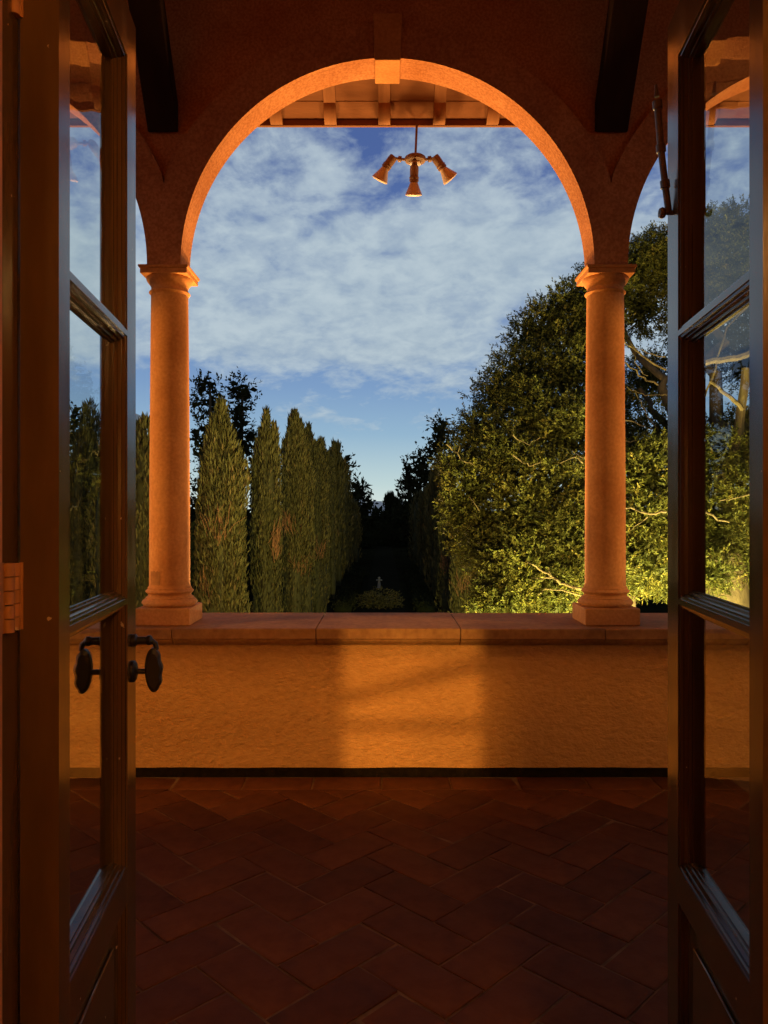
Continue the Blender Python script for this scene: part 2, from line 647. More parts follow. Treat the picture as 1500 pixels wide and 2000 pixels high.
# ------------------------------------------------------------------ parapet
par = thing('parapet_wall', (0, FY1, 0), 'low orange stucco parapet wall under the arches with a stone coping', 'wall')
MB().box(-4.2, 4.2, FY1, 4.92, -.30, .742).build('wall', M['parapet'], par)
sk = MB()
prof = []
xs = np.linspace(-4.2, 4.2, 141)
for x in xs:
    prof.append((x, .046 + .004 * mnoise.noise((x * 3, 0, 0)) + .002 * mnoise.noise((x * 17, 2, 0))))
vs, fs = [], []
for x, h in prof:
    vs += [(x, FY1 - .010, -.011), (x, FY1 - .010, h), (x, FY1 - .0005, h), (x, FY1 - .0005, -.011)]
for i in range(len(prof) - 1):
    a, b = 4 * i, 4 * (i + 1)
    fs += [(a, b, b + 1, a + 1), (a + 1, b + 1, b + 2, a + 2)]
sk.add(vs, fs)
sk.build('skirting', M['tar'], par)
cop_prof = [(4.985, .846), (4.305, .846), (4.300, .841), (4.300, .787), (4.318, .783), (4.318, .778), (4.324, .770), (4.332, .760),
            (4.350, .752), (4.352, .745), (4.94, .745), (4.985, .800)]
joints = [-4.2, -3.62, -2.81, -2.0, -1.19, -.381, .43, 1.24, 2.05, 2.86, 3.62, 4.2]
for i in range(len(joints) - 1):
    a, b = joints[i] + .002, joints[i + 1] - .002
    o = MB().prism(cop_prof, 'x', a, b).build('coping_stone', M['coping'], par, bevel=.004)
    o.location.z += random.uniform(-.0015, .0015)

# ------------------------------------------------------------------ columns
COLX = (-1.272, 1.313)
CY = 4.56
col_labels = ('stone column beside the left door, its base chipped', 'stone column to the right of the arch, in front of the floodlit tree')
for cx, lab in zip(COLX, col_labels):
    t = thing('column', (cx, CY, .847), lab, 'column', 'columns standing on the parapet')
    s = .157
    o = MB().box(cx - s, cx + s, CY - s, CY + s, .8475, .9455).build('plinth', M['stone'], t, bevel=.005)
    base = []

    def arc(r, z0, z1, bulge, n=8):
        return [(r + bulge * math.sin(PI * i / n), z0 + (z1 - z0) * i / n) for i in range(n + 1)]
    base += arc(.143, .946, .990, .017)
    base += [(.138, .992), (.138, .998), (.127, 1.004), (.123, 1.012), (.127, 1.019)]
    base += arc(.127, 1.021, 1.046, .012)
    base += [(.126, 1.048), (.126, 1.056)]
    MB().lathe(base, 56, (cx, CY, 0)).build('base', M['stone'], t)
    shaft = [(.124, 1.0565), (.119, 1.066)]
    for i in range(15):
        q = i / 14
        shaft.append((.1175 - .0105 * (q ** 1.7), 1.08 + q * 1.690))
    shaft += [(.1075, 2.780)]
    MB().lathe(shaft, 64, (cx, CY, 0)).build('shaft', M['stone'], t)
    cap = [(.107, 2.7805), (.112, 2.784)] + arc(.112, 2.786, 2.802, .007, 6) + [(.111, 2.804), (.106, 2.808), (.105, 2.825), (.108, 2.829)]
    cap += [(.1085, 2.833), (.113, 2.840), (.121, 2.849), (.129, 2.860), (.1335, 2.870), (.1345, 2.8785)]
    MB().lathe(cap, 64, (cx, CY, 0)).build('capital', M['stone'], t)
    mb = MB()
    mb.box(cx - .135, cx + .135, CY - .135, CY + .135, 2.879, 2.907)
    # cyma lip
    lo, hi = .138, .144
    vs = [(cx + a * r, CY + b * r, z) for r, z in ((lo, 2.9072), (hi, 2.916), (hi, 2.926)) for a, b in ((-1, -1), (1, -1), (1, 1), (-1, 1))]
    fs = [(3, 2, 1, 0), (8, 9, 10, 11)]
    for k in range(2):
        fs += [(4 * k + i, 4 * k + (i + 1) % 4, 4 * k + 4 + (i + 1) % 4, 4 * k + 4 + i) for i in range(4)]
    mb.add(vs, fs)
    mb.build('abacus', M['stone'], t, bevel=.002)
    if cx < 0:
        # patched break at the foot of the left shaft
        pr = []
        for i in range(9):
            a = math.radians(222 + i * 4.5)
            pr.append((cx + .1192 * math.cos(a), CY + .1192 * math.sin(a)))
        mb = MB()
        vs = [(x, y, 1.075) for x, y in pr] + [(x, y, 1.155 + .012 * mnoise.noise((i * .9, 3, 1))) for i, (x, y) in enumerate(pr)]
        inn = [(cx + (x - cx) * .97, CY + (y - CY) * .97, z) for x, y, z in vs]
        n = len(pr)
        fs = [(i, i + 1, n + i + 1, n + i) for i in range(n - 1)]
        fs += [(n + i, n + i + 1, 3 * n + i + 1, 3 * n + i) for i in range(n - 1)]
        fs += [(0, n, 3 * n, 2 * n), (n - 1, 3 * n - 1, 4 * n - 1, 2 * n - 1)]
        mb.add(vs + inn, fs)
        mb.build('mortar_patch', M['coping'], t)

# ------------------------------------------------------------------ arcade wall
AW = thing('arcade_wall', (0.02, 4.47, 2.93), 'orange stucco arcade wall with a tall round arch between two half seen ones', 'wall')
YF, YB, ZS, AR, R2 = 4.47, 4.645, 2.9275, 1.195, 1.385
XC, SPN, ZT = .02, 2.585, 5.2
WB = MB()
NSEG = 72
arch_x = [XC - SPN, XC, XC + SPN]
edges = []
for ac in arch_x:
    pts = [(ac - AR * math.cos(PI * i / NSEG), ZS + AR * math.sin(PI * i / NSEG)) for i in range(NSEG + 1)]
    for (xa, za), (xb, zb) in zip(pts[:-1], pts[1:]):
        WB.add([(xa, YF, za), (xb, YF, zb), (xb, YF, ZT), (xa, YF, ZT)], [(0, 1, 2, 3)])
        WB.add([(xa, YB, za), (xb, YB, zb), (xb, YB, ZT), (xa, YB, ZT)], [(3, 2, 1, 0)])
        WB.add([(xa, YF, za), (xb, YF, zb), (xb, YB, zb), (xa, YB, za)], [(3, 2, 1, 0)], True)
pier = [(-4.6, XC - SPN - AR)] + [(arch_x[i] + AR, arch_x[i + 1] - AR) for i in range(2)] + [(XC + SPN + AR, 4.6)]
for a, b in pier:
    WB.box(a, b, YF, YB, ZS, ZT)
WB.build('wall_body', M['stucco'], AW)
ANG = []
for ac, nm in zip(arch_x, range(3)):
    mb = MB()
    lim = SPN / 2 - .00002
    ring = []
    for i in range(NSEG + 1):
        th = PI * i / NSEG
        c_, s_ = -math.cos(th), math.sin(th)
        ro = R2
        if abs(c_) > 1e-6:
            ro = min(R2, lim / abs(c_))
        ring.append(((ac + (AR + .0005) * c_, ZS + (AR + .0005) * s_), (ac + ro * c_, ZS + ro * s_)))
    P = .034
    for (a0, a1), (b0, b1) in zip(ring[:-1], ring[1:]):
        vs = [(a0[0], YF - P, a0[1]), (a1[0], YF - P, a1[1]), (b1[0], YF - P, b1[1]), (b0[0], YF - P, b0[1]),
              (a0[0], YF - .0005, a0[1]), (a1[0], YF - .0005, a1[1]), (b1[0], YF - .0005, b1[1]), (b0[0], YF - .0005, b0[1])]
        mb.add(vs, [(3, 2, 1, 0), (1, 2, 6, 5), (0, 4, 7, 3)])
    mb.build('archivolt', M['stucco'], AW)
# keystones
for ac in arch_x:
    kz0, kz1 = 4.100, 4.37
    w0, w1 = .074, .083
    poly = [(ac - w0, kz0), (ac + w0, kz0), (ac + w1, kz1), (ac - w1, kz1)]
    MB().prism(poly, 'y', YF - .052, YB + .02).build('keystone', M['stone'], AW, bevel=.004)

# ------------------------------------------------------------------ ceiling and timber braces
ceil = MB().box(-4.6, 4.6, .9, YF - .002, 4.752, 4.95).build('terrace_ceiling', M['darkwood'])
tag(ceil, 'dark timber ceiling over the terrace', kind='structure')
for (xa, xb), lab in zip(((-1.3675, -1.193), (1.222, 1.412)), ('dark timber brace rising from above the left column', 'dark timber brace rising from above the right column')):
    t = thing('timber_brace', ((xa + xb) / 2, YF, 3.70), lab, 'brace', 'timber braces under the ceiling')
    poly = [(YF - .014, 3.705), (YF - .014, 3.868), (3.86, 4.7515), (3.745, 4.7515), (YF - .024, 3.700)]
    MB().prism(poly, 'x', xa, xb).build('timber', M['darkwood'], t, bevel=.006)
    MB().box(xa + .02, xb - .02, 3.60, 3.742, 4.60, 4.7515).build('ceiling_block', M['darkwood'], t, bevel=.005)

# ------------------------------------------------------------------ eave beyond the arch
YE, ZE, SL = 5.45, 4.238, .65
ev = thing('roof_eave', (XC, YE, ZE), 'timber roof eave with rafter tails seen through the arch', 'eave')
DEP = .036


def zr(y):
    return ZE + SL * (YE - y)


raf_x = [(X - 750) * 5.40 / F for X in (539, 645, 750.5, 858, 963)]
step = .382
raf_all = [raf_x[0] - step * k for k in (5, 4, 3, 2, 1)] + raf_x + [raf_x[-1] + step * k for k in (1, 2, 3, 4, 5)]
tail = [(4.66, zr(4.66) + .03), (5.335, zr(5.335) + .03), (5.345, zr(5.345) + .005), (5.362, zr(5.362) - .012), (5.39, zr(5.39) - .022), (5.425, zr(5.425) - .012), (5.446, ZE + .006),
        (5.446, zr(5.446) + DEP), (4.66, zr(4.66) + DEP)]
for x in raf_all:
    MB().prism(tail, 'x', x - .043, x + .043).build('rafter', M['eave'], ev, bevel=.004)
y = 4.66
while y < 5.44:
    y2 = min(y + .135, 5.446)
    j = random.uniform(0, .006)
    vs = [(yy, zr(yy) + DEP + .002 + dz + j) for yy, dz in ((y + .003, 0), (y2 - .003, 0), (y2 - .003, .025), (y + .003, .025))]
    MB().prism(vs, 'x', -3.6, 3.6).build('eave_board', M['board'], ev)
    y += .135
MB().box(-3.6, 3.6, YE, YE + .028, ZE + .004, ZE + .05).build('fascia', M['board'], ev, bevel=.003)
MB().prism([(4.655, zr(4.655) + DEP + .04), (YE + .03, zr(YE + .03) + DEP + .04), (YE + .03, zr(YE + .03) + DEP + .07), (4.655, zr(4.655) + DEP + .07)], 'x', -3.6, 3.6).build('roof_deck', M['darkwood'], ev)

# ------------------------------------------------------------------ triple floodlight hanging from the eave
FYD = 5.44
fx = thing('hanging_floodlight', px(813, 250, FYD), 'triple floodlight on a thin rod hanging from the eave', 'floodlight')


def P(X, y, Y=FYD):
    return px(X, y, Y)


MB().tube([P(814, 244), P(811.5, 304)], .0085, 12).build('rod', M['lampmetal'], fx)
c = P(811, 311)
MB().lathe([(.020, .030), (.024, .026), (.060, .020), (.074, .010), (.076, 0), (.070, -.016), (.050, -.024), (.044, -.025)], 32, c).build('junction_box', M['lampmetal'], fx)
MB().lathe([(.030, -.026), (.044, -.0285), (.040, -.036), (.020, -.038)], 24, c).build('cover_plate', M['bulb'], fx)
heads = [((770, 305), (752, 326), (746, 337), (-.05)), ((848, 305), (866, 327), (876, 338), (-.05)), ((809, 326), (808.6, 355), (808.5, 373), (-.10))]
for hx, (a, b, m_, dy) in enumerate(heads):
    A, B_, Cc = P(*a), P(*b), P(*m_)
    if hx == 2:
        A, B_, Cc = A + Vector((0, -.03, 0)), B_ + Vector((0, .008, 0)), Cc + Vector((0, .034, 0))
    else:
        B_, Cc = B_ + Vector((0, .026, 0)), Cc + Vector((0, .042, 0))
    ax = (B_ - A).normalized()
    side = -1 if hx == 0 else 1
    # arm with swivel knuckle
    if hx < 2:
        e = Vector((side * .02, 0, -.004))
        st = c + Vector((side * .060, 0, -.004))
        pin = A + ax * .02 - Vector((side * .018, 0, 0))
        MB().tube([st, st.lerp(pin, .5), pin], [.011, .009, .011], 12).build('arm', M['lampmetal'], fx)
        k0 = st.lerp(pin, .45)
        MB().lathe([(.010, -.002), (.020, .0), (.021, .022), (.012, .026)], 20, k0, axis=pin - st).build('swivel', M['lampmetal'], fx)
    else:
        st = c + Vector((0, -.02, -.03))
        MB().tube([st, A], [.012, .011], 12).build('arm', M['lampmetal'], fx)
        MB().lathe([(.010, -.002), (.019, .0), (.019, .018), (.012, .022)], 20, st.lerp(A, .35), axis=A - st).build('swivel', M['lampmetal'], fx)
    hd = bpy.data.objects.new('lamp_head', None)
    ln = (B_ - A).length
    mbx = MB().lathe([(.020, 0), (.029, .004), (.031, .03), (.030, ln * .68), (.034, ln * .70), (.034, ln * .78), (.031, ln * .80), (.033, ln * .84), (.033, ln * .96), (.024, ln)], 28, A, axis=ax)
    h = mbx.build('socket', M['lampmetal'], fx)
    axc = (Cc - B_).normalized() if hx < 2 else ax
    mb = MB().lathe([(.026, -.004), (.028, .004), (.034, .02), (.043, .042), (.052, .062), (.0575, .075), (.0595, .080), (.0595, .085), (.056, .087), (.040, .092), (.0, .094)], 36, B_, axis=axc, cap=False)
    mb.build('bulb', M['bulb'], h)

# ------------------------------------------------------------------ house wall, room behind the viewer
hw = thing('house_wall', (0, 1.1, 0), 'orange house wall and door frame at the edge of view', 'wall')
OX0, OX1, OH = -.645, .735, 2.72
WT0, WT1 = .95, 1.16
mb = MB()
SIDE = [(-3.25, -1.75), (1.85, 3.3)]      # added slots out of view; sill and head bound the light on the parapet
xs_ = [-4.4] + [v for p in (SIDE[0], (OX0, OX1), SIDE[1]) for v in p] + [4.4]
for i in range(0, len(xs_), 2):
    mb.box(xs_[i], xs_[i + 1], WT0, WT1, -.01, 4.75)
for p in (SIDE[0], (OX0, OX1), SIDE[1]):
    mb.box(p[0], p[1], WT0, WT1, OH if p[0] == OX0 else 1.88, 4.75)
    if p[0] != OX0:
        mb.box(p[0], p[1], WT0, WT1, -.01, 1.48)
mb.build('wall_body', M['house'], hw)
MB().box(OX0, -.5715, 1.1005, 1.203, 0, OH).build('door_jamb', M['door'], hw, bevel=.003)
MB().box(OX0, -.545, 1.0, 1.10, 0, OH).build('door_stop', M['jamb'], hw, bevel=.004)
MB().box(-.70, -.585, 1.2035, 1.33, 0, OH).build('casing', M['jamb'], hw, bevel=.004)
mb = MB().box(-.5712, -.5685, 1.140, 1.150, 1.318, 1.424)
for k in range(5):
    mb.lathe([(.0095, 0), (.0095, .0195)], 16, (-.5665, 1.158, 1.3185 + k * .0212))
mb.build('jamb_hinge', M['jamb'], hw)
MB().box(.665, OX1, WT0 + .02, 1.175, 0, OH).build('door_jamb', M['jamb'], hw, bevel=.003)
MB().box(-.545, .665, WT0 + .02, 1.175, OH - .06, OH).build('door_head', M['jamb'], hw, bevel=.003)
room = MB()
room.box(-3.8, 3.8, -5.2, WT0, -.10, -.012)
room.box(-3.8, 3.8, -5.2, WT0, 3.3, 3.4)
room.box(-3.9, -3.8, -5.2, WT0, -.1, 3.4)
room.box(3.8, 3.9, -5.2, WT0, -.1, 3.4)
room.box(-3.8, 3.8, -5.3, -5.2, -.1, 3.4)
room.box(-1.42, -1.36, -1.2, WT0 - .001, -.011, 3.299)  # dividing walls added to keep the side lamps off the doors
room.box(1.44, 1.50, -1.2, WT0 - .001, -.011, 3.299)
rm = room.build('room', M['plaster'])
tag(rm, 'room behind the viewer', kind='structure')
# added light mask behind the viewer: its opening shapes the patch on the parapet
pt = MB()
hx0, hx1, hz0, hz1 = -.0855, .2045, 1.50, 1.845
pt.box(-3.8, hx0, -1.25, -1.2, -.01, 3.3)
pt.box(hx1, 3.8, -1.25, -1.2, -.01, 3.3)
pt.box(hx0, hx1, -1.25, -1.2, -.01, hz0)
pt.box(hx0, hx1, -1.25, -1.2, hz1, 3.3)
pt.prism([(hx0, hz0 + .165), (hx1, hz0 + .235), (hx1, hz0 + .262), (hx0, hz0 + .186)], 'y', -1.24, -1.21)  # bars added to lay the shadow bands across the light patch
pt.prism([(hx0, hz0 + .110), (hx1, hz0 + .110), (hx1, hz0 + .128), (hx0, hz0 + .128)], 'y', -1.24, -1.21)
p_ = pt.build('light_mask', M['plaster'])
tag(p_, 'added mask behind the viewer with a small opening that shapes the light', kind='structure')


# ------------------------------------------------------------------ french doors
def make_door(side, hinge, lock_pt, label):
    """side -1: left leaf.  Local frame: u along the leaf from the hinge, v through its thickness away from the opening, z up."""
    hx, hy = hinge
    lx, ly = lock_pt
    Wd = math.hypot(lx - hx, ly - hy)
    ang = math.atan2(ly - hy, lx - hx)
    t = thing('glazed_door', (hx, hy, 0), label, 'door', 'open leaves of the glazed double door')
    t.rotation_euler = (0, 0, ang)
    s = 1 if side < 0 else -1          # +v side: for the left leaf, local +y points to -x (away from the opening)
    T = .058
    GF = .029                           # depth of glass behind the front face

    def fix(mb):
        if s < 0:
            mb.v = [(x, -y, z) for x, y, z in mb.v]
            mb.f = [f[::-1] for f in mb.f]
        return mb

    def part(mb, name, mat, parent=t, bevel=0):
        o = fix(mb).build(name, mat, parent, loc=(0, 0, 0))
        if bevel:
            m = o.modifiers.new('bevel', 'BEVEL')
            m.width, m.segments, m.limit_method = bevel, 2, 'ANGLE'
        return o
    Z0, Z1 = .012, 2.60
    HS, LS = .056, .082                # stile face widths
    zb, zt = .735, 2.485               # glazed height
    # sticking profile: (extra width into the opening, depth range v)
    def stick(base, sign):
        """stile cross-section polygon in (u, v); base = plain inner edge, sign = direction into the opening"""
        e = [(0, 0), (0, .003), (.006, .004), (.006, .010), (.010, .0105), (.011, .018), (.016, .019), (.016, .0245),
             (.020, .025), (.020, .031), (.012, .0315), (.012, .045), (.004, .046), (.0, .054), (0, T)]
        return [(base + sign * a, v) for a, v in e]
    hs_poly = [(0.0, T), (0.0, 0.0)] + stick(HS, 1)
    part(MB().prism(hs_poly[::-1], 'z', Z0, Z1), 'hinge_stile', M['door'])
    ls_poly = [(Wd, T), (Wd, 0.0)] + stick(Wd - LS, -1)
    part(MB().prism(ls_poly, 'z', Z0, Z1), 'lock_stile', M['door'])

    def rail(za, zc, up_stick, dn_stick, name):
        """horizontal member between plain faces za..zc with moulded edges"""
        top = stick(zc, 1) if up_stick else [(zc, 0), (zc, T)]
        bot = stick(za, -1) if dn_stick else [(za, 0), (za, T)]
        poly = [(v, z) for z, v in top] + [(v, z) for z, v in bot[::-1]]
        return part(MB().prism(poly, 'x', HS + .0005, Wd - LS - .0005), name, M['door'])
    rail(zt + .004, Z1, False, True, 'top_rail')
    rail(.655, zb - .004, True, False, 'bottom_rail')
    rail(Z0, .16, True, False, 'bottom_rail')
    for zm in (1.307, 1.887):
        rail(zm - .006, zm + .006, True, True, 'muntin')
    # lower panel, raised field
    mb = MB()
    mb.box(HS + .004, Wd - LS - .004, .020, .038, .165, .652)
    part(mb, 'lower_panel', M['door'])
    mb = MB().box(HS + .06, Wd - LS - .06, .013, .0195, .225, .592)
    part(mb, 'raised_field', M['door'], bevel=.004)
    zz = [zb, 1.307, 1.887, zt]
    for a, b in zip(zz[:-1], zz[1:]):
        part(MB().box(HS + .0125, Wd - LS - .0125, GF - .0015, GF + .0015, a + .012, b - .012), 'glass_pane', M['glass'])
    # butt hinges on the hinge edge
    for zh in (.42, 1.37, 2.32):
        mb = MB().box(-.003, -.0003, .053, .0575, zh - .052, zh + .052)
        for k in range(5):
            mb.lathe([(.0085, 0), (.0085, .0198)], 14, (-.006, T + .006, zh - .052 + k * .0208))
        part(mb, 'hinge', M['jamb'])
    return t, part, Wd


left, lpart, WL = make_door(-1, (-.508, 1.20), (-.5645, 1.746), 'left glazed door leaf standing open, with the bronze handle')
right, rpart, WR = make_door(1, (.592, 1.20), (.645, 1.746), 'right glazed door leaf standing open, with the metal stay rod')

# handle set of the left door: rose, spindle, oval grip on both faces; upper lever with drop
def handle(sign):
    """sign -1: on the face towards the opening (v < 0); +1: far face"""
    u = WL - .036
    v0 = 0.0 if sign < 0 else .058
    d = sign
    mb = MB()
    # rose
    mb.lathe([(.0, 0), (.024, .0005), (.024, .005), (.019, .009), (.010, .011)], 24, (u, v0, 1.145), axis=(0, d, 0))
    mb.tube([(u, v0, 1.145), (u, v0 + d * .034, 1.145)], .006, 12)
    # upper bolt guide
    mb.lathe([(.0, 0), (.014, .0005), (.014, .008), (.009, .012), (.008, .030), (.011, .034), (.011, .040), (.006, .044)], 18, (u, v0, 1.214), axis=(0, d, 0))
    mb.tube([(u, v0 + d * .040, 1.214), (u + .002, v0 + d * .050, 1.206), (u + .002, v0 + d * .053, 1.192)], [.006, .006, .005], 10)
    # oval grip with scalloped outer edge
    pts = []
    n = 40
    for k in range(n):
        a = 2 * PI * k / n
        rx, rz = .0185, .049
        if math.cos(a) > 0:
            rx *= 1 + .10 * math.sin(a * 9)
        pts.append((v0 + d * (.047 + rx * math.cos(a)), 1.148 + rz * math.sin(a) - .004 * math.cos(a)))
    for uu0, uu1, k0, k1 in ((-.012, -.007, .78, 1.0), (-.007, .007, 1, 1), (.007, .012, 1.0, .78)):
        cv, cz = v0 + d * .047, 1.148
        va = [(u + uu0, cv + (a - cv) * k0, cz + (b - cz) * k0) for a, b in pts]
        vb = [(u + uu1, cv + (a - cv) * k1, cz + (b - cz) * k1) for a, b in pts]
        fs = [(i, (i + 1) % n, n + (i + 1) % n, n + i) for i in range(n)]
        mb.add(va + vb, fs, True)
        mb.add(va, [tuple(range(n))]); mb.add(vb, [tuple(range(n))[::-1]])
    lpart(mb, 'handle', M['bronze'])


handle(-1)
handle(1)
# casement stay on the right door: jointed rod with thumb knob
mbs = MB()
u = WR - .004


def sp(X, y):
    """point of the stay at the lock edge of the right leaf, given in photograph pixels"""
    Y = 1.71
    q = px(X, y, Y)
    import mathutils
    w = world_of(right).inverted() @ q
    return (w.x, -w.y, w.z)


pth = [sp(1281, 166), sp(1284, 205), sp(1291, 290), sp(1299, 360), sp(1306, 414)]
mbs.tube([pth[0], Vector(pth[0]).lerp(Vector(pth[1]), .6)], [.003, .0055], 10)
mbs.tube(pth[1:], [.0075, .0075, .0075, .0075], 14)
for q in (pth[1], pth[2], pth[3]):
    mbs.lathe([(.007, -.010), (.0105, -.008), (.0105, .008), (.007, .010)], 16, q, axis=Vector(pth[4]) - Vector(pth[1]))
rpart(mbs, 'stay_rod', M['brass'])
mbk = MB()
e0 = Vector(sp(1308, 416)); e1 = Vector(sp(1292, 416))
mbk.lathe([(.004, 0), (.005, .004), (.004, .008), (.010, .011), (.0125, .017), (.010, .023), (.0, .025)], 20, e0, axis=e1 - e0, cap=False)
mbk.tube([e0 + (e0 - e1) * .6, e0], .005, 10)
rpart(mbk, 'thumb_knob', M['brass'])

# ------------------------------------------------------------------ vegetation helpers


def cloud_mesh(name, pos, dirs, length, width, tint, extra=None):
    """many leaf-sized faces: pos (n,3) base points, dirs (n,3) unit, length/width (n,)"""
    n = len(pos)
    rnd = RNG.normal(size=(n, 3))
    side = np.cross(dirs, rnd)
    side /= np.linalg.norm(side, axis=1, keepdims=True) + 1e-9
    mid = pos + dirs * (length * .5)[:, None]
    nrm = np.cross(side, dirs)
    mid = mid + nrm * (length * .08)[:, None]
    V = np.empty((n, 4, 3))
    V[:, 0] = pos
    V[:, 1] = mid + side * (width * .5)[:, None]
    V[:, 2] = pos + dirs * length[:, None]
    V[:, 3] = mid - side * (width * .5)[:, None]
    V = V.reshape(-1, 3)
    tint4 = np.repeat(tint, 4)
    nv = len(V)
    ev, ef = (extra or ([], []))
    ne = len(ev)
    me = bpy.data.meshes.new(name)
    me.vertices.add(nv + ne)
    allv = V if ne == 0 else np.vstack([V, np.array(ev, float)])
    me.vertices.foreach_set('co', allv.astype(np.float32).ravel())
    loops = np.arange(nv)
    if ne:
        el = np.concatenate([np.array(f) for f in ef]) + nv
        loops = np.concatenate([loops, el])
        starts = np.concatenate([np.arange(0, nv, 4), nv + np.cumsum([0] + [len(f) for f in ef[:-1]])])
    else:
        starts = np.arange(0, nv, 4)
    me.loops.add(len(loops))
    me.loops.foreach_set('vertex_index', loops.astype(np.int32))
    me.polygons.add(len(starts))
    me.polygons.foreach_set('loop_start', starts.astype(np.int32))
    at = me.attributes.new('tint', 'FLOAT', 'POINT')
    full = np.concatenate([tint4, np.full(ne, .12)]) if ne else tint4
    at.data.foreach_set('value', full.astype(np.float32))
    me.update(calc_edges=True)
    me.validate()
    return me


def link_mesh(me, name, mat, parent):
    o = bpy.data.objects.new(name, me)
    me.materials.append(mat)
    COL.objects.link(o)
    o.parent = parent
    o.matrix_parent_inverse = world_of(parent).inverted()
    return o


def unit(a):
    return a / (np.linalg.norm(a, axis=1, keepdims=True) + 1e-9)


# ------------------------------------------------------------------ cypresses
GZ = -3.5


def cypress(x, y, top, r, n, label, group, mat='cypress', spires=5, blade=.2, dead=0, trunk=True):
    t = thing('cypress_tree', (x, y, GZ), label, 'cypress', group)
    h = top - GZ
    rng = RNG
    axes = [(0, 0, h * (.92 if spires > 4 else 1), r)]
    if spires > 4:
        axes.append((r * rng.uniform(-.2, .2), 0, h, r * .4))
    for k in range(spires):
        a = rng.uniform(0, 2 * PI)
        d = r * rng.uniform(.40, .80)
        axes.append((math.cos(a) * d, math.sin(a) * d, h * rng.uniform(.80, .99), r * rng.uniform(.30, .50)))

    def env(q, rr):
        """radius at relative height q"""
        low = np.clip(q / .10, 0, 1) ** .5
        up = np.clip((1 - q) / .17, 0, 1) ** .62
        return rr * (.62 + .38 * low) * np.where(q > .83, up, 1.0) * (1 - .12 * q)
    P_, D_, L_, T_ = [], [], [], []
    ev, ef = [], []
    tot = sum(a[2] * a[3] for a in axes)
    for ai, (ax, ay, ah, ar) in enumerate(axes):
        m = max(60, int(n * ah * ar / tot))
        q = rng.uniform(0.0 if ai == 0 else .25, 1, m) ** .9
        th = rng.uniform(0, 2 * PI, m)
        seed = rng.uniform(0, 50)
        lump = np.array([mnoise.noise((math.cos(a_) * 1.7 + seed, math.sin(a_) * 1.7, qq * h * .55)) for a_, qq in zip(th, q)])
        rad = env(q, ar) * (1 + .34 * lump) * (1.04 - .36 * rng.uniform(0, 1, m) ** 2)
        pts = np.stack([ax * (1 - .25 * q) + np.cos(th) * rad, ay * (1 - .25 * q) + np.sin(th) * rad, q * ah], 1)
        out = np.stack([np.cos(th), np.sin(th), np.zeros(m)], 1)
        d = np.array([0, 0, 1.0]) + out * rng.uniform(.02, .42, (m, 1)) + rng.normal(0, .13, (m, 3))
        P_.append(pts); D_.append(unit(d))
        L_.append(blade * rng.uniform(.5, 1.25, m) * (1 + .7 * np.clip((q - .8) / .2, 0, 1)))
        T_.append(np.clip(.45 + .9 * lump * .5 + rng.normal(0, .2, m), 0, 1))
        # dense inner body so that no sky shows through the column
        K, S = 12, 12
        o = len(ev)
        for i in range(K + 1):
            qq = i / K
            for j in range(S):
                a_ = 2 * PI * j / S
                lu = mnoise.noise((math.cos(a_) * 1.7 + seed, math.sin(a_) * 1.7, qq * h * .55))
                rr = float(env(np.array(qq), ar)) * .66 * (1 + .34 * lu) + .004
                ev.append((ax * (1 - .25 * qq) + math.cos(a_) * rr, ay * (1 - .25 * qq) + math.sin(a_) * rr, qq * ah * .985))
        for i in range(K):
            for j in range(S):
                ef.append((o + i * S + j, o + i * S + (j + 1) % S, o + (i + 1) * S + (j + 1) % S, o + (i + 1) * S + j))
    pos = np.concatenate(P_) + np.array([x, y, GZ + .25])
    ev = [(a + x, b + y, c_ + GZ + .25) for a, b, c_ in ev]
    ln = np.concatenate(L_)
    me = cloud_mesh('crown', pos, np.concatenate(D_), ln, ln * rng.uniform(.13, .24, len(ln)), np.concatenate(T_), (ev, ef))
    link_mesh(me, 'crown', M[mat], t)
    if trunk:
        MB().tube([(x, y, GZ - .05), (x, y, GZ + .45)], [r * .22, r * .18], 10).build('trunk', M['darkbark'], t)
    for k in range(dead):
        # a fan of bare brown twigs breaking out of the surface
        a = rng.uniform(PI * 1.15, PI * 1.95)
        z = GZ + h * rng.uniform(.30, .60)
        mb = MB()
        for j in range(26):
            a2 = a + rng.normal(0, .32)
            rr = r * rng.uniform(.80, .95)
            p0 = Vector((x + math.cos(a2) * rr, y + math.sin(a2) * rr, z + rng.uniform(-.3, .3)))
            out = Vector((math.cos(a2), math.sin(a2), 0))
            sd = Vector((-out.y, out.x, 0)) * rng.normal(0, .45)
            L2 = rng.uniform(.35, .95)
            p1 = p0 + (out * .16 + sd * .35 + Vector((0, 0, .75))) * L2 * .6
            p2 = p1 + (out * .10 + sd * .6 + Vector((0, 0, .55))) * L2 * .5
            mb.tube([p0, p1, p2], [.010, .007, .003], 4)
        mb.build('dead_branch', M['deadwood'], t)['kind'] = 'stuff'
    return t


